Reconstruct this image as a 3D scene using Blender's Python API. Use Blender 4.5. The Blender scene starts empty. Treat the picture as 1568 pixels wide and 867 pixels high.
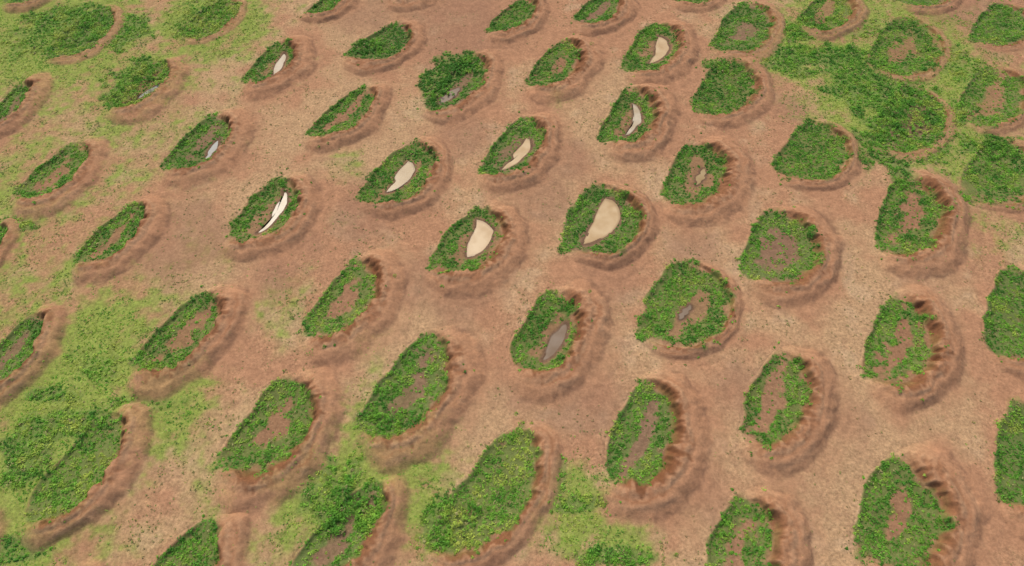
import bpy, math, numpy as np
from mathutils import Vector
rng=np.random.default_rng(7)
H=36.0; PHI=math.radians(56.0); F=1045.0
# ---------- survey: photo pixel -> point on the ground plane ----------
def gp(px,py):
    X=(px-784.0)/F; Y=(433.5-py)/F
    dx=X; dy=math.cos(PHI)+Y*math.sin(PHI); dz=-math.sin(PHI)+Y*math.cos(PHI)
    t=-H/dz
    return np.array([dx*t,dy*t])
def mpp(px,py):
    a=gp(px-5,py); b=gp(px+5,py); return float(np.linalg.norm(b-a))/10
# ---------- noise ----------
def hsh(ix,iy,s):
    n=(ix.astype(np.int64)*374761393+iy.astype(np.int64)*668265263+s*974634777)&0xffffffff
    n=((n^(n>>13))*1274126177)&0xffffffff
    n=((n^(n>>16))*2246822519)&0xffffffff
    return ((n^(n>>15))&0xffffff)/float(0xffffff)
def vn(x,y,s=0):
    x0=np.floor(x); y0=np.floor(y); fx=x-x0; fy=y-y0
    fx=fx*fx*(3-2*fx); fy=fy*fy*(3-2*fy)
    a=hsh(x0,y0,s); b=hsh(x0+1,y0,s); c=hsh(x0,y0+1,s); d=hsh(x0+1,y0+1,s)
    return (a*(1-fx)+b*fx)*(1-fy)+(c*(1-fx)+d*fx)*fy
def fbm(x,y,s=0,o=4):
    r=0*x; a=0.5; t=0
    for i in range(o):
        r=r+a*vn(x*1.0,y*1.0,s+i*17); t+=a; a*=.5
        x,y=(x*1.62+y*1.18+3.1),(y*1.62-x*1.18+7.7)
    return r/t
def ss(a,b,x):
    t=np.clip((x-a)/(b-a),0,1); return t*t*(3-2*t)
def mix(a,b,t): 
    return a*(1-t[...,None])+np.asarray(b)*t[...,None]
# ---------- bund survey ----------
# Tx,Ty,Bx,By,Ax,Ay,outerX,mode,cover,tint,height
B=[
(150,12,72,88,165,52,182,'f',.9,.5,.5),
(345,-4,272,55,362,18,376,'f',.8,.6,.4),
(520,-12,465,20,527,2,548,'f',.9,.25,.9),
(612,37,533,85,626,62,652,'f',1,.15,.9),
(428,64,373,124,444,90,490,'w',1,.3,1),
(240,95,165,165,253,125,287,'w',.9,.5,.9),
(35,126,-28,200,43,152,74,'r',.9,.5,1),
(115,218,22,300,132,245,170,'r',.85,.45,.9),
(202,312,116,402,217,345,258,'r',.9,.35,1),
(327,177,252,256,348,208,386,'w',1,.25,1),
(428,275,350,362,456,312,492,'w',1,.3,1),
(556,134,470,207,568,165,600,'r',1,.25,1),
(722,85,650,166,738,125,770,'w',1,.25,.8),
(802,-2,747,48,816,20,840,'f',1,.3,.9),
(862,63,808,130,885,97,920,'r',1,.3,1),
(928,-12,880,33,948,8,977,'r',1,.3,1),
(1003,38,955,107,1036,76,1070,'w',1,.3,1),
(963,137,920,216,1000,178,1040,'w',1,.25,1),
(803,181,737,264,828,225,865,'w',.95,.35,1),
(632,219,553,305,661,265,692,'w',1,.25,1),
(738,317,658,410,769,365,812,'w',1,.35,1),
(918,284,868,381,978,335,1008,'w',1,.3,1.1),
(1062,219,1020,307,1108,262,1152,'w',1,.25,1),
(1115,92,1065,168,1156,135,1186,'f',1,.25,.8),
(1143,4,1093,74,1180,42,1204,'r',.95,.35,.5),
(1273,-12,1225,40,1303,15,1325,'r',.9,.5,.7),
(1388,26,1330,102,1440,72,1446,'r',.95,.4,.3),
(1533,2,1490,60,1575,35,1584,'f',.9,.4,.4),
(1522,100,1470,182,1568,145,1588,'r',1,.5,.7),
(1247,185,1190,264,1297,232,1318,'f',1,.3,.8),
(1392,130,1340,222,1445,178,1458,'r',1,.55,.3),
(1532,208,1475,298,1585,250,1600,'f',.95,.4,.6),
(1387,271,1342,380,1438,330,1497,'r',.95,.35,1.1),
(1187,321,1140,427,1245,380,1285,'r',.95,.4,1),
(1052,400,985,515,1114,460,1134,'w',1,.4,.9),
(1372,455,1325,577,1428,517,1476,'r',.72,.55,1.1),
(1552,413,1515,537,1622,475,1660,'f',1,.35,1),
(1192,542,1137,667,1234,605,1280,'r',.95,.3,1),
(847,446,787,559,886,500,936,'w',1,.3,1),
(988,587,930,730,1034,650,1088,'r',.9,.4,1.1),
(1138,760,1085,890,1190,832,1245,'r',.85,.45,1.1),
(1368,695,1322,857,1440,775,1500,'r',.9,.35,1),
(1562,618,1533,765,1640,690,1700,'f',1,.35,1),
(548,400,470,509,573,447,622,'r',.9,.45,1),
(313,449,205,560,334,482,382,'r',.95,.35,1.1),
(50,482,-42,592,66,515,102,'r',.9,.35,1.1),
(-8,345,-65,425,2,380,22,'f',1,.3,1),
(443,580,338,714,475,625,528,'r',.9,.4,1.15),
(655,514,553,658,688,566,742,'r',.9,.45,1.1),
(168,632,38,792,187,682,232,'f',.88,.6,1.1),
(792,655,655,840,820,725,856,'f',.93,.55,.8),
(568,738,440,885,580,792,628,'r',.95,.5,1.1),
(325,798,212,905,338,850,388,'f',.9,.4,1),
(62,-32,5,4,76,-14,96,'f',.8,.5,.8),
(1415,-45,1375,2,1450,-22,1470,'f',.9,.4,.7),
(1068,-40,1030,2,1095,-20,1115,'f',.9,.3,.8),
(640,-45,590,-5,660,-28,690,'f',.9,.3,.8),
]
def gen(px,py):
    m=mpp(px,py); k=1/m*0.95
    vs=(0.62 if py<200 else .9)
    B.append((px+1.0*k,py-2.4*k*vs,px-1.2*k,py+2.4*k*vs,px+2.2*k,py,px+3.9*k,'r' if rng.random()<.6 else 'f',1,.35,1))
for q in [(1700,250),(1710,430),(1770,650),(1780,870),(1690,90),(1850,180),(1880,420),(-130,250),(-110,80),(-170,640),(-210,450),(-120,840),(-260,200),(1300,960),(950,960),(700,990),(60,960),(1560,940),(380,-70),(880,-80),(1200,-80),(1560,-60),(200,-60)]:
    gen(*q)
W={ # top, bottom, right bulge, left bulge (px), kind
4:(434,80,417,114,7,-2,'painted_sky_white'),
5:(242,128,206,151,6,-3,'grey'),
9:(334,210,314,241,6,-4,'grey'),
10:(433,291,392,356,20,6,'painted_sky_white'),
16:(1008,55,993,97,24,4,'milky_tan'),
17:(968,158,957,206,18,7,'painted_sky_white'),
18:(806,211,768,259,20,3,'milky_tan'),
19:(624,247,592,293,22,0,'tan'),
20:(730,336,716,392,32,-1,'milky_tan'),
21:(927,303,892,374,38,0,'milky_tan'),
12:(702,133,673,158,8,-7,'mud'),
22:(1079,256,1067,281,6,-3,'tan'),
34:(1057,466,1042,488,5,-4,'mud'),
38:(866,494,832,552,13,-8,'mud'),
}
bunds=[]
for i,t in enumerate(B):
    T=gp(t[0],t[1]); Bo=gp(t[2],t[3]); A=gp(t[4],t[5])
    C=(T+Bo)/2; v=T-Bo; b=np.linalg.norm(v)/2; v=v/(2*b); u=np.array([v[1],-v[0]])
    ua=float((A-C)@u); va=float((A-C)@v)
    r=min(abs(va/b),.8); a=max(ua/(1-r**2.25)**(1/2.25),1.0)
    w=float(np.clip((t[6]-t[4])*mpp(t[4],t[5])*1.03,0.85,2.15))
    d=dict(C=C,u=u,v=v,a=a,b=b,w=w,al=.24*a,mode=t[7],cov=t[8],tint=t[9],h=t[10]*.47,poly=None,i=i,
           su=rng.uniform(.14,.27),sv=rng.uniform(.48,.72),u0=rng.uniform(.28,.50),er=rng.uniform(.45,1))
    if i in W:
        q=W[i]; n=26; pts=[]
        for k in range(n+1):
            s=k/n; e=math.sin(math.pi*s)**.55
            wob=(vn(np.array([s*7.]),np.array([i*3.7]),5)[0]-.5)*5*e
            pts.append(gp(q[0]+(q[2]-q[0])*s+q[4]*e+wob,q[1]+(q[3]-q[1])*s))
        for k in range(n-1,0,-1):
            s=k/n; e=math.sin(math.pi*s)**.55
            wob=(vn(np.array([s*6.]),np.array([i*5.1]),9)[0]-.5)*8*e
            pts.append(gp(q[0]+(q[2]-q[0])*s+q[5]*e+wob,q[1]+(q[3]-q[1])*s))
        d['poly']=np.array(pts); d['kind']=q[6]
    bunds.append(d)
WL=-0.13
def sdist(P,x,y):
    best=np.full(x.shape,1e9); ins=np.zeros(x.shape,bool)
    n=len(P)
    for k in range(n):
        a=P[k]; b=P[(k+1)%n]; e=b-a
        t=np.clip(((x-a[0])*e[0]+(y-a[1])*e[1])/(e@e+1e-9),0,1)
        best=np.minimum(best,(x-a[0]-t*e[0])**2+(y-a[1]-t*e[1])**2)
        c=((a[1]>y)!=(b[1]>y))
        if a[1]!=b[1]:
            ins^= c&(x<(b[0]-a[0])*(y-a[1])/(b[1]-a[1])+a[0])
    d=np.sqrt(best); return np.where(ins,-d,d)
def base(x,y):
    return .22*(fbm(x*.09,y*.09,3,3)-.5)+.07*(fbm(x*.7,y*.7,31,3)-.5)
def loc(d,x,y):
    dx=x-d['C'][0]; dy=y-d['C'][1]
    dx=dx+.60*(fbm(x*.6,y*.6,91,3)-.5); dy=dy+.60*(fbm(x*.6,y*.6,97,3)-.5)
    U=dx*d['u'][0]+dy*d['u'][1]; V=dx*d['v'][0]+dy*d['v'][1]
    ax=np.where(U>0,d['a'],d['al'])
    p=2.25
    rho=(np.abs(U/ax)**p+np.abs(V/d['b'])**p)**(1/p)+1e-6
    dist=(rho-1)*np.sqrt(U*U+V*V)/rho
    th=np.degrees(np.arctan2(V/d['b'],U/d['a']))
    t=ss(94,58,np.abs(th)+14*(fbm(x*.4,y*.4,71,2)-.5))
    return U,V,rho,dist,th,t
def fields(d,x,y,water=True):
    U,V,rho,dist,th,t=loc(d,x,y)
    i=d['i']
    arc=np.arctan2(V,U)*(d['a']+d['b'])*.5
    rill=fbm(arc*3.2+i*9,dist*.8+i,41,3)
    lump=fbm(x*1.3,y*1.3,55,4)
    w=d['w']*(.5+.5*t)*(.80+.4*fbm(arc*.5+i*3,0*x,77,2))
    D=dist/w
    sec=ss(.45,.65,fbm(arc*.55+i*5,0*x+i,87,2))      # where the spoil shows a second ridge
    Dr=D+.34*(rill-.5)*ss(.55,.2,D)+.25*(lump-.5)*ss(.3,.6,D)
    prof=ss(-.02,.22,Dr)*(1-.30*ss(.34,.55,Dr))*(1-ss(.56,1.08,Dr+.10*(rill-.5)))
    prof=prof+.10*sec*np.exp(-((Dr-.74)/.10)**2)
    h=d['h']*(.75+.5*lump)*t*np.minimum(1,d['w']/1.3+.1)
    z=h*prof
    z=z+(.055*(fbm(x*3.2,y*3.2,63,3)-.5)+.07*(vn(x*6.5,y*6.5,67)-.5)*ss(.6,.3,D))*ss(-.1,.1,D)*ss(1.2,.8,D)*t
    # pit
    pit=-.16*ss(1.0,.55,rho)
    z=z+pit
    # soil strip
    sU=(U/d['a']-d['u0'])/d['su']+.9*(V/d['b'])**2/ .7; sV=(V/d['b'])/d['sv']
    sn=fbm(x*1.5,y*1.5,i+200,4)-.5
    s=np.sqrt(sU**2+sV**2)+sn*2.0
    soil=ss(1.25,.75,s) if d['mode']!='f' else 0*x
    sd=None
    if d['poly'] is not None:
        sd=sdist(d['poly'],x,y)
        fl=np.clip(WL+sd*.30,WL-.09,0)
        z=np.where(sd<.5,np.minimum(z,fl*(1-ss(.25,.5,sd))+z*ss(.25,.5,sd)),z)
        soil=np.maximum(soil*.85,ss(.38,.12,sd+sn*.3))
    en=fbm(x*1.3,y*1.3,i+300,4)-.5
    g=ss(1.06,.92,rho+en*.50)
    g=g*(1-soil)
    cn=fbm(x*1.6,y*1.6,i+400,3)
    g=g*ss(.64-d['cov']*.52,.76-d['cov']*.43,cn+.08)
    return dict(U=U,V=V,rho=rho,dist=dist,t=t,D=D,z=z,soil=soil,g=g,rill=rill,sd=sd,w=w,lump=lump,th=th,sec=sec)
# ---------- greenness of the plain (px,py,r,amount) ----------
GR=[(100,60,135,1.0),(320,30,90,1),(215,130,80,.85),(20,20,90,.9),(60,230,85,.45),(20,330,75,.45),(60,450,85,.5),(150,540,110,1.05),(90,620,120,1.2),
(255,610,80,1.1),(60,720,110,.95),(30,840,90,1.0),(150,830,60,.35),(600,690,95,1.2),(490,760,90,1.15),(640,790,65,1.0),(880,790,80,.85),(940,850,80,.75),
(430,470,60,.35),(300,400,60,.25),(330,760,70,.4),(1340,130,135,1.2),(1205,75,95,1.05),(1300,20,115,.95),(1450,120,125,1.0),(1490,240,95,1.05),(1500,330,80,.6),
(1420,50,110,.95),(855,150,28,.6),(390,20,60,.3),(190,260,70,.35),(200,180,70,.45),(860,300,30,.2),(700,700,60,.4),(-100,400,200,.6),(-100,700,200,.7),(1700,150,200,.5),(250,200,60,.3),(540,250,40,.35),(560,530,50,.35),(430,360,30,.3),(880,740,50,.7)]
WET=[(700,35,100,.9),(560,20,70,.7),(705,205,45,.8),(830,300,55,.8),(870,245,45,.8),(285,365,75,.9),(700,450,60,.8),(560,320,70,.6),(900,610,80,.6),(640,430,50,.7),
(1500,15,90,.8),(1210,165,40,.5),(1060,380,50,.6),(1130,600,60,.6),(1090,760,60,.5),(930,410,60,.7),(420,420,50,.6),(800,600,80,.4),(1300,660,70,.5),(470,370,40,.5)]
def blobs(L,x,y):
    r=0*x
    for (px,py,rr,am) in L:
        c=gp(px,py); R=rr*mpp(px,py)
        r=np.maximum(r,am*np.exp(-((x-c[0])**2+((y-c[1])*.85)**2)/(R*R)*1.1))
    return r
# dense weeds outside the pits (px,py,rx,ry,rot,tint)
WD=[(1345,135,88,48,35,.3),(1290,95,62,30,20,.4),(1400,205,68,48,0,.4),(1345,225,52,34,0,.25),(1215,88,52,26,0,.55),(1240,45,36,20,0,.4),(705,97,44,16,0,.2),(668,130,22,28,0,.2),(1110,100,42,14,0,.3),
(185,50,44,24,0,.6),(90,28,54,20,0,.6),(560,68,25,12,0,.15),(510,765,50,52,0,.5),(690,800,42,40,0,.35),(75,605,50,14,0,.35),(20,845,50,22,0,.3),(270,578,26,10,0,.2),(560,790,30,40,0,.5),
(90,650,60,26,0,.5),(880,770,45,16,0,.55),(935,850,70,18,0,.5),(855,740,12,34,0,.3),(20,345,34,10,0,.4),(600,640,48,20,0,.45),(1385,270,26,14,0,.35),(1515,225,60,16,0,.5),(60,520,28,18,0,.3),(215,555,30,10,0,.4),(150,560,45,25,0,.75),(230,618,50,12,0,.75),(1400,180,74,64,0,.6),(205,130,44,34,0,.6),(310,30,54,28,0,.75),(40,700,40,50,0,.6),(610,690,60,18,0,.8),(60,60,64,28,0,.75),(480,725,45,14,0,.7),(1460,95,40,30,0,.75),(1320,40,40,20,0,.75)]
wds=[]
for (px,py,rx,ry,ro,ti) in WD:
    c=gp(px,py); m=mpp(px,py); vy=abs(gp(px,py-5)[1]-gp(px,py+5)[1])/10
    wds.append((c,rx*m,ry*vy,math.radians(-ro),ti))
def weed(x,y):
    r=0*x; tt=0*x+.4
    n=fbm(x*1.1,y*1.1,500,4)-.5
    for (c,rx,ry,ro,ti) in wds:
        dx=x-c[0]; dy=y-c[1]
        a=dx*math.cos(ro)+dy*math.sin(ro); b=-dx*math.sin(ro)+dy*math.cos(ro)
        q=np.sqrt((a/rx)**2+(b/ry)**2)+n*1.5
        k=ss(1.15,.75,q)*(.55 if ti>.7 else 1)
        tt=np.where(k>r,ti,tt); r=np.maximum(r,k)
    return r,tt
CLAY=np.array([.430,.222,.118]); SAND=np.array([.475,.290,.150]); PALE=np.array([.56,.375,.22]); WETC=np.array([.325,.170,.098])
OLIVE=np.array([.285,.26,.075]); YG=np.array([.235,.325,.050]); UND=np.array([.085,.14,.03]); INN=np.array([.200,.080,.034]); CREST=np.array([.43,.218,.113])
MUD=np.array([.22,.13,.077])
def near(x,y,m=9.5):
    x0,x1,y0,y1=x.min(),x.max(),y.min(),y.max()
    return [d for d in bunds if x0-m<d['C'][0]<x1+m and y0-m<d['C'][1]<y1+m]
def paint(x,y):
    """soil colour + litter roughness for arrays of points"""
    n1=fbm(x*.16,y*.16,11,4); n2=fbm(x*.6,y*.6,21,4); n3=fbm(x*2.2,y*2.2,23,3)
    col=mix(np.broadcast_to(CLAY,x.shape+(3,)),SAND,ss(.38,.58,n1*.6+n2*.4))
    col=mix(col,PALE,ss(.58,.78,n2)*.45)
    green=blobs(GR,x,y); wet=blobs(WET,x,y)
    left=ss(5,-30,x)*.26
    gm=np.clip(green+left+ .8*(n2-.5),0,1.3)
    rough=ss(.30,.55,n2*.5+n1*.3+gm*.5+.1)
    gk=ss(.15,.85,gm*(.75+1.1*(n3-.5)+.2))
    col=mix(col,OLIVE,gk*.75)
    col=mix(col,YG,ss(.46,.95,gm+(n3-.5)*1.0)*.78)
    wm=ss(.15,.6,wet+(n2-.5)*.6); col=mix(col,WETC,wm*.65); rough=rough*(1-wm*.8)
    q=fbm(x*.35+.8*n2,y*.35+.8*n3,151,4); ru=np.exp(-((q-.5)/.018)**2)*ss(.45,.6,n1+wm*.2); col=mix(col,WETC,ru*.35)
    wd,_=weed(x,y)
    col=mix(col,UND*1.5,wd*.8)
    for d in near(x,y):
        m=(np.abs(x-d['C'][0])<8)&(np.abs(y-d['C'][1])<8)
        if not m.any(): continue
        xs=x[m]; ys=y[m]; f=fields(d,xs,ys); c=col[m]; r=rough[m]
        D=f['D']; t=f['t']; jit=(f['lump']-.5)
        ring=t*ss(-.15,.02,D)*ss(1.8,1.0,D+jit*.9)*(1-.85*gk[m])
        c=mix(c,CLAY*.95,ring*.5); r=r*(1-ring*.85)
        body=t*ss(-.10,.02,D)*ss(1.06,.82,D+jit*.4)
        c=mix(c,CREST,body*.8); r=r*(1-body*.6)
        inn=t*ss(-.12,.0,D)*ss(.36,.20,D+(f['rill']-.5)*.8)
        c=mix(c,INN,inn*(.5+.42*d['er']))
        st=t*ss(.2,.3,D)*ss(.6,.45,D)*ss(.50,.64,f['rill']); c=mix(c,INN*1.3,st*.5)
        gro=t*np.exp(-((D-.58+.20*(f['rill']-.5)+.4*jit)/.05)**2)*f['sec']; c=mix(c,INN*1.2,gro*.6*d['er'])
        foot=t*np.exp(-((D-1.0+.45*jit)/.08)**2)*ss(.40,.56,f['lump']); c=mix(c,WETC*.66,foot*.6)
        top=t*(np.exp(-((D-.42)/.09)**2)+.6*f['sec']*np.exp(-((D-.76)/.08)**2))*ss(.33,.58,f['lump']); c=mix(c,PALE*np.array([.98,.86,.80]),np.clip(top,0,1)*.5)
        pit=ss(1.03,.9,f['rho']); mud=(MUD,CLAY*.72,CREST*.66)[d['i']%3]
        c=mix(c,mud,pit*.85); r=r*(1-pit*.4)
        if f['sd'] is not None: c=mix(c,MUD*.75,pit*ss(.30,.05,f['sd']))
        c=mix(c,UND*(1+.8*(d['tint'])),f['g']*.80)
        fr=ss(1.16,1.0,f['rho']+.3*jit)*(1-pit); c=mix(c,OLIVE*.8,fr*.4*ss(.4,.6,f['lump']))
        col[m]=c; rough[m]=r
    return col,rough
def mesh(name,V,Fc,col=None,rough=None,mat=None,smooth=True):
    me=bpy.data.meshes.new(name); V=np.asarray(V,np.float32); Fc=np.asarray(Fc,np.int32); k=Fc.shape[1]
    me.vertices.add(len(V)); me.vertices.foreach_set('co',V.ravel())
    me.loops.add(Fc.size); me.loops.foreach_set('vertex_index',Fc.ravel())
    me.polygons.add(len(Fc)); me.polygons.foreach_set('loop_start',np.arange(0,Fc.size,k,dtype=np.int32))
    me.update(calc_edges=True)
    me.polygons.foreach_set('use_smooth',np.full(len(Fc),smooth))
    if col is not None:
        a=me.color_attributes.new('Col','FLOAT_COLOR','POINT')
        a.data.foreach_set('color',np.concatenate([col,np.ones((len(col),1))],1).astype(np.float32).ravel())
    if rough is not None:
        a=me.attributes.new('litter','FLOAT','POINT'); a.data.foreach_set('value',rough.astype(np.float32))
    if mat: me.materials.append(mat)
    ob=bpy.data.objects.new(name,me); bpy.context.scene.collection.objects.link(ob); return ob
def gridfaces(nx,ny):
    i,j=np.meshgrid(np.arange(nx-1),np.arange(ny-1)); a=(j*nx+i).ravel()
    return np.stack([a,a+1,a+nx+1,a+nx],1)
# ---------- materials ----------
def soilmat():
    m=bpy.data.materials.new('laterite_soil'); m.use_nodes=True; N=m.node_tree.nodes; L=m.node_tree.links
    bs=N['Principled BSDF']; bs.inputs['Roughness'].default_value=.95; bs.inputs['Specular IOR Level'].default_value=.12
    g=N.new('ShaderNodeNewGeometry'); at=N.new('ShaderNodeAttribute'); at.attribute_name='Col'
    li=N.new('ShaderNodeAttribute'); li.attribute_name='litter'
    def noise(s,d,r=.6):
        n=N.new('ShaderNodeTexNoise'); n.inputs['Scale'].default_value=s; n.inputs['Detail'].default_value=d; n.inputs['Roughness'].default_value=r
        L.new(g.outputs['Position'],n.inputs['Vector']); return n.outputs[0]
    def mr(s,a,b,c,d):
        n=N.new('ShaderNodeMapRange'); L.new(s,n.inputs[0])
        for k,v in zip((1,2,3,4),(a,b,c,d)): n.inputs[k].default_value=v
        return n.outputs[0]
    def mth(op,a,b):
        n=N.new('ShaderNodeMath'); n.operation=op
        for k,v in ((0,a),(1,b)):
            if isinstance(v,(int,float)): n.inputs[k].default_value=v
            else: L.new(v,n.inputs[k])
        return n.outputs[0]
    def mixc(f,a,b,mode='MIX'):
        n=N.new('ShaderNodeMix'); n.data_type='RGBA'; n.blend_type=mode
        if isinstance(f,(int,float)): n.inputs[0].default_value=f
        else: L.new(f,n.inputs[0])
        for k,v in ((6,a),(7,b)):
            if isinstance(v,tuple): n.inputs[k].default_value=v
            else: L.new(v,n.inputs[k])
        return n.outputs[2]
    c=at.outputs['Color']; lit=li.outputs['Fac']
    f1=noise(6,5,.65); f2=noise(2.1,5,.6); f3=noise(20,3,.6)
    def gray(s):
        n=N.new('ShaderNodeCombineColor'); [L.new(s,n.inputs[k]) for k in range(3)]; return n.outputs[0]
    c=mixc(1.0,c,gray(mr(f2,.3,.7,.84,1.16)),'MULTIPLY')
    amp=mixc(mr(lit,0,1,.45,1.0),(1,1,1,1),gray(mr(f1,.34,.66,.72,1.26)),'MIX')
    c=mixc(1.0,c,amp,'MULTIPLY')
    # straw litter flecks and dark tuft specks
    fl=mth('MULTIPLY',mr(f3,.56,.64,0,1),lit); c=mixc(mth('MULTIPLY',fl,.26),c,(.60,.45,.25,1))
    f4=noise(8,4,.7); dk=mth('MULTIPLY',mr(f4,.43,.35,0,1),mr(lit,0,1,.10,1)); c=mixc(mth('MULTIPLY',dk,.55),c,(.17,.13,.05,1))
    L.new(c,bs.inputs['Base Color'])
    b=N.new('ShaderNodeBump'); b.inputs['Strength'].default_value=.6; b.inputs['Distance'].default_value=.06
    L.new(mth('ADD',f1,mth('MULTIPLY',f3,.4)),b.inputs['Height']); L.new(b.outputs[0],bs.inputs['Normal'])
    return m
def leafmat():
    m=bpy.data.materials.new('green_leaves'); m.use_nodes=True; N=m.node_tree.nodes; L=m.node_tree.links
    bs=N['Principled BSDF']; bs.inputs['Roughness'].default_value=.6; bs.inputs['Specular IOR Level'].default_value=.2
    at=N.new('ShaderNodeAttribute'); at.attribute_name='Col'; L.new(at.outputs['Color'],bs.inputs['Base Color'])
    tr=N.new('ShaderNodeBsdfTranslucent'); L.new(at.outputs['Color'],tr.inputs[0])
    mx=N.new('ShaderNodeMixShader'); mx.inputs[0].default_value=.3
    L.new(bs.outputs[0],mx.inputs[1]); L.new(tr.outputs[0],mx.inputs[2]); L.new(mx.outputs[0],N['Material Output'].inputs[0])
    return m
def watermat(k,c):
    m=bpy.data.materials.new('silty_water_'+k); m.use_nodes=True; N=m.node_tree.nodes; L=m.node_tree.links
    bs=N['Principled BSDF']; bs.inputs['Roughness'].default_value=.22; bs.inputs['Specular IOR Level'].default_value=.22
    g=N.new('ShaderNodeNewGeometry'); n=N.new('ShaderNodeTexNoise'); n.inputs['Scale'].default_value=1.1; n.inputs['Detail'].default_value=3
    L.new(g.outputs['Position'],n.inputs['Vector'])
    # shallow rim shows the mud through the water
    at=N.new('ShaderNodeAttribute'); at.attribute_name='rim'
    r=N.new('ShaderNodeValToRGB'); r.color_ramp.elements[0].position=.32; r.color_ramp.elements[1].position=.62
    r.color_ramp.elements[0].color=(*[v*q for v,q in zip(c,(.82,.75,.66))],1); r.color_ramp.elements[1].color=(*c,1)
    L.new(n.outputs[0],r.inputs[0])
    mx=N.new('ShaderNodeMix'); mx.data_type='RGBA'; L.new(at.outputs['Fac'],mx.inputs[0]); L.new(r.outputs[0],mx.inputs[6])
    mx.inputs[7].default_value=(c[0]*.55,c[1]*.48,c[2]*.42,1); L.new(mx.outputs[2],bs.inputs['Base Color']); return m
SOIL=soilmat(); LEAF=leafmat()
WM={k:watermat(k,c) for k,c in dict(painted_sky_white=(.57,.48,.34),milky_tan=(.61,.44,.245),tan=(.43,.31,.155),grey=(.32,.32,.28),mud=(.26,.19,.13)).items()}  # the white kind has a pale sky reflection put into its base colour
# ---------- ground ----------
def axis(a,b,s,far):
    c=np.arange(a,b+s,s); o=[]; st=s; p=b+s
    while p<far: st*=1.35; p+=st; o.append(p-b)
    o=np.array(o); return np.concatenate([(a-o)[::-1],c,b+o])
xs=axis(-50,50,.17,2500); ys=axis(4,60,.17,2500)
X,Y=np.meshgrid(xs,ys); x=X.ravel(); y=Y.ravel()
z=base(x,y); col=np.zeros((len(x),3)); rg=np.zeros(len(x))
for d in bunds:
    m=(np.abs(x-d['C'][0])<8)&(np.abs(y-d['C'][1])<8)
    if m.any():
        U,V,rho,dist,th,t=loc(d,x[m],y[m]); z[m]-=.38*ss(1.02,.8,rho)
order=np.argsort(np.floor(y/12)*1000+x,kind='stable')
for s in range(0,len(x),40000):
    ix=order[s:s+40000]; c,r=paint(x[ix],y[ix]); col[ix]=c; rg[ix]=r
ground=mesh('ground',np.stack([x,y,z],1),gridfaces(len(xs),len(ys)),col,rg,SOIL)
# ---------- foliage builder ----------
def leafcols(x,y,tint,n):
    sp=fbm(x*1.1,y*1.1,601,3); s2=fbm(x*3,y*3,611,2)
    k=np.clip(tint+(sp-.5)*1.6+(s2-.5)*.7+rng.normal(0,.08,n),0,1.1)[:,None]
    dark=np.array([.085,.260,.028]); mid=np.array([.205,.460,.045]); yel=np.array([.43,.53,.085])
    c=np.where(k<.5,dark+(mid-dark)*(k/.5),mid+(yel-mid)*((k-.5)/.5))
    dry=(rng.random(n)<.05)[:,None]; c=np.where(dry,np.array([.42,.38,.15]),c)
    return c*rng.uniform(.75,1.2,(n,1))
def foliage(name,cx,cy,cz,r,nl,tint,cols=None,ll=1.0):
    n=len(cx)
    cc=leafcols(cx,cy,tint,n) if cols is None else cols
    ci=np.repeat(np.arange(n),nl); M=len(ci)
    az=rng.uniform(0,2*np.pi,M); el=np.arcsin(rng.uniform(.0,1,M))
    dr=np.stack([np.cos(az)*np.cos(el),np.sin(az)*np.cos(el),np.sin(el)],1)
    rad=r[ci]*rng.uniform(.45,1.1,M)
    P=np.stack([cx[ci],cy[ci],cz[ci]],1)+dr*rad[:,None]*np.array([1.15,1.15,.9])
    nrm=dr*.8+rng.normal(0,.40,(M,3))+np.array([0,0,.65]); nrm/=np.linalg.norm(nrm,axis=1)[:,None]
    a=np.cross(nrm,rng.normal(0,1,(M,3))); a/=np.linalg.norm(a,axis=1)[:,None]; b=np.cross(nrm,a)
    s=(rng.uniform(.035,.085,M)*ll)[:,None]
    V=np.stack([P-a*s,P-b*s*.42,P+a*s*1.15,P+b*s*.42],1).reshape(-1,3)
    c=cc[ci]*rng.uniform(.75,1.25,(M,1))
    return mesh(name,V,np.arange(M*4).reshape(-1,4),np.repeat(np.clip(c,0,1),4,0),None,LEAF,False)
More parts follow.
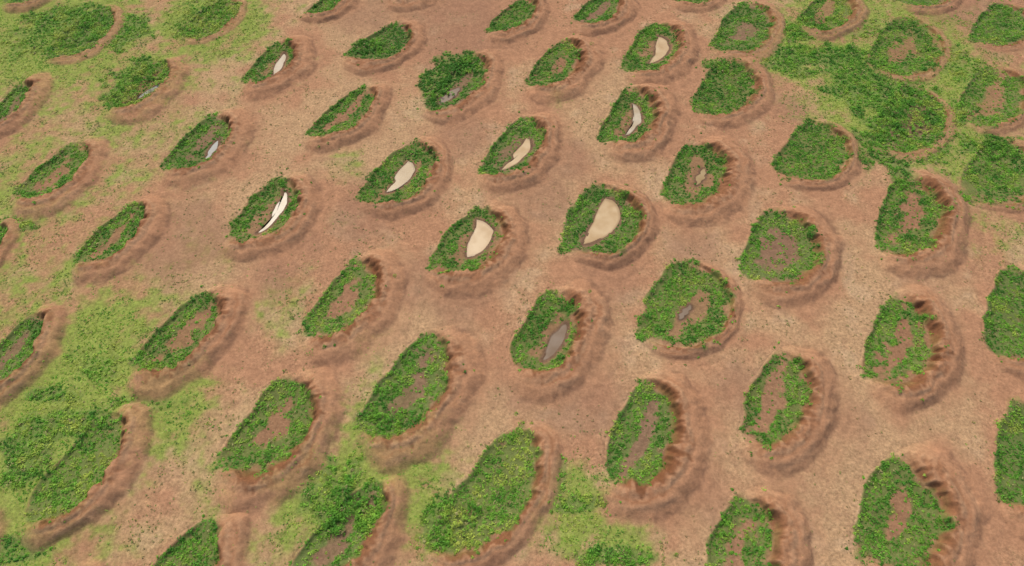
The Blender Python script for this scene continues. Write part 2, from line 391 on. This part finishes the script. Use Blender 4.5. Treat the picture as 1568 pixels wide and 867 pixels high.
# ---------- bunds ----------
def parent(o,e):
    c=e.location.copy(); o.parent=e
    n=len(o.data.vertices); a=np.empty(n*3,np.float32); o.data.vertices.foreach_get('co',a)
    a=a.reshape(-1,3)-np.array(c,np.float32); o.data.vertices.foreach_set('co',a.ravel()); o.data.update()
for d in bunds:
    e=bpy.data.objects.new('half_moon_bund',None); e.location=(d['C'][0],d['C'][1],0); e.empty_display_size=.5
    bpy.context.scene.collection.objects.link(e); bpy.context.view_layer.update()
    R=max(d['a'],d['b'])+d['w']*1.5+.9; s=.068 if d['i']<57 else .13
    n=int(2*R/s); ax=np.linspace(-R,R,n)
    X,Y=np.meshgrid(ax+d['C'][0],ax+d['C'][1]); x=X.ravel(); y=Y.ravel()
    f=fields(d,x,y)
    dm=.55+f['t']*d['w']*1.3
    z=base(x,y)+f['z']+.014+d['i']*.0003-.05*ss(-.6,.05,f['dist']-dm)
    keepv=f['dist']<dm+.02
    Fc=gridfaces(n,n); Fc=Fc[keepv[Fc].all(1)]
    use=np.unique(Fc); mp=np.zeros(len(x),np.int64); mp[use]=np.arange(len(use))
    c,r=paint(x[use],y[use])
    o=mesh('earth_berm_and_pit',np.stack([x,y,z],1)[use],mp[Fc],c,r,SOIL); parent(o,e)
    # vegetation
    A=4*R*R; N=int(A*(36 if d['i']<57 else 18)); gx=rng.uniform(-R,R,N)+d['C'][0]; gy=rng.uniform(-R,R,N)+d['C'][1]
    f=fields(d,gx,gy)
    p=f['g']*.97+.014*ss(1.6,1.0,f['rho'])+.07*ss(1.15,1.0,f['rho'])+.08*f['soil']
    if f['sd'] is not None: p=np.where(f['sd']<.08,0,p)
    k=rng.random(N)<p; gx=gx[k]; gy=gy[k]
    gz=base(gx,gy)+f['z'][k]; rr=rng.uniform(.05,.14,len(gx))*(.35+1.4*fbm(gx*1.2,gy*1.2,701,2))
    big=rng.random(len(gx))<.05; rr[big]*=1.8
    rr*=np.where(rng.random(len(gx))<f['soil'][k],.6,1)
    o=foliage('grass_and_weeds',gx,gy,gz,rr,13,d['tint']); parent(o,e)
    if d['poly'] is not None:
        P=d['poly']; c0=P.mean(0)
        dirs=(P-c0); L=np.linalg.norm(dirs,axis=1)[:,None]; Q=P+dirs/L*.05; m2=len(Q)
        zb=float(base(np.array([c0[0]]),np.array([c0[1]]))[0])+WL+.012
        ringp=[Q, c0+(Q-c0)*.84, c0+(Q-c0)*.5]
        vs=np.concatenate(ringp+[c0[None]]); vs=np.concatenate([vs,np.full((len(vs),1),zb)],1)
        fc=[]
        for kk in range(2):
            for j in range(m2):
                j2=(j+1)%m2; fc.append((kk*m2+j,kk*m2+j2,(kk+1)*m2+j2,(kk+1)*m2+j))
        for j in range(m2): fc.append((2*m2+j,2*m2+(j+1)%m2,3*m2))
        me=bpy.data.meshes.new('water_puddle'); me.from_pydata(vs.tolist(),[],fc); me.update()
        if me.polygons[0].normal.z<0: me.flip_normals()
        at=me.attributes.new('rim','FLOAT','POINT'); at.data.foreach_set('value',np.concatenate([np.ones(m2)*.9,np.zeros(2*m2+1)]).astype(np.float32))
        me.materials.append(WM[d['kind']]); o=bpy.data.objects.new('water_puddle',me); bpy.context.scene.collection.objects.link(o); parent(o,e)
# ---------- weeds outside the pits ----------
PX=[];PY=[];PT=[]
for (c,rx,ry,ro,ti) in wds:
    R=max(rx,ry)*1.5; N=int(4*R*R*24); gx=rng.uniform(-R,R,N)+c[0]; gy=rng.uniform(-R,R,N)+c[1]
    w,tt=weed(gx,gy)
    own=np.abs(tt-ti)<1e-6; k=(rng.random(N)<w*.9)&own
    PX.append(gx[k]);PY.append(gy[k]);PT.append(tt[k])
gx=np.concatenate(PX);gy=np.concatenate(PY);tt=np.concatenate(PT)
foliage('weed_patch',gx,gy,base(gx,gy)+.02,rng.uniform(.06,.17,len(gx))*(.4+1.3*fbm(gx*.9,gy*.9,711,2)),12,tt)
# ---------- thin grass over the plain ----------
N=230000; gx=rng.uniform(-49,49,N); gy=rng.uniform(5,60,N)
green=blobs(GR,gx,gy); n2=fbm(gx*.6,gy*.6,21,4); n3=fbm(gx*1.7,gy*1.7,801,3)
wet=blobs(WET,gx,gy)
p=.09*ss(.4,.6,n2)*(1-wet)+ .85*ss(.28,.78,green+(n3-.5)*1.3+(n2-.5)*.5)*.9+.14*ss(5,-30,gx)*ss(.4,.6,n3)
bz=np.zeros(N)
for d in bunds:
    m=(np.abs(gx-d['C'][0])<7)&(np.abs(gy-d['C'][1])<7)
    if m.any():
        f=fields(d,gx[m],gy[m]); q=p[m]; q=np.where(f['rho']<1.02,0,q); q=q*(1-.88*f['t']*ss(1.2,.9,f['D'])); p[m]=q
        bz[m]+=np.where(f['D']<1.2,np.maximum(f['z'],0),0)
k=rng.random(N)<p; gx=gx[k];gy=gy[k];gr=green[k]; n=len(gx)
cg=leafcols(gx,gy,.62,n); cd=np.array([.34,.30,.12])*rng.uniform(.6,1.3,(n,1)); w=np.clip(gr*1.5+rng.normal(0,.25,n),0,1)[:,None]
foliage('thin_grass',gx,gy,base(gx,gy)+bz[k]-.01,rng.uniform(.03,.09,n),6,.5,cols=cd*(1-w)+cg*w,ll=.75)
# ---------- light, world, camera ----------
sc=bpy.context.scene
wd=bpy.data.worlds.new("World"); sc.world=wd; wd.use_nodes=True; N=wd.node_tree.nodes; L=wd.node_tree.links
sky=N.new('ShaderNodeTexSky'); sky.sky_type='NISHITA'; sky.sun_disc=False
EL=math.radians(54); AZ=math.radians(-25)  # direction of the sun, clockwise from +Y
sky.sun_elevation=EL; sky.sun_rotation=AZ; sky.dust_density=3.0; sky.air_density=1.0
bg=N['Background']; bg.inputs[1].default_value=.135; L.new(sky.outputs[0],bg.inputs[0])
sl=bpy.data.lights.new('sun','SUN'); sl.energy=2.3; sl.angle=math.radians(24); sl.color=(1,.94,.84)
so=bpy.data.objects.new('sun',sl); sc.collection.objects.link(so)
dv=Vector((math.sin(AZ)*math.cos(EL),math.cos(AZ)*math.cos(EL),math.sin(EL)))
so.rotation_euler=dv.to_track_quat('Z','Y').to_euler(); so.location=dv*60
cam=bpy.data.cameras.new('camera'); cam.sensor_width=36; cam.lens=36*F/1568; cam.clip_end=6000; cam.clip_start=.5
co=bpy.data.objects.new('camera',cam); co.location=(0,0,H); co.rotation_euler=(math.pi/2-PHI,0,0); sc.collection.objects.link(co); sc.camera=co
sc.view_settings.view_transform='Standard'; sc.view_settings.look='None'; sc.view_settings.exposure=0
print('tufts',n)
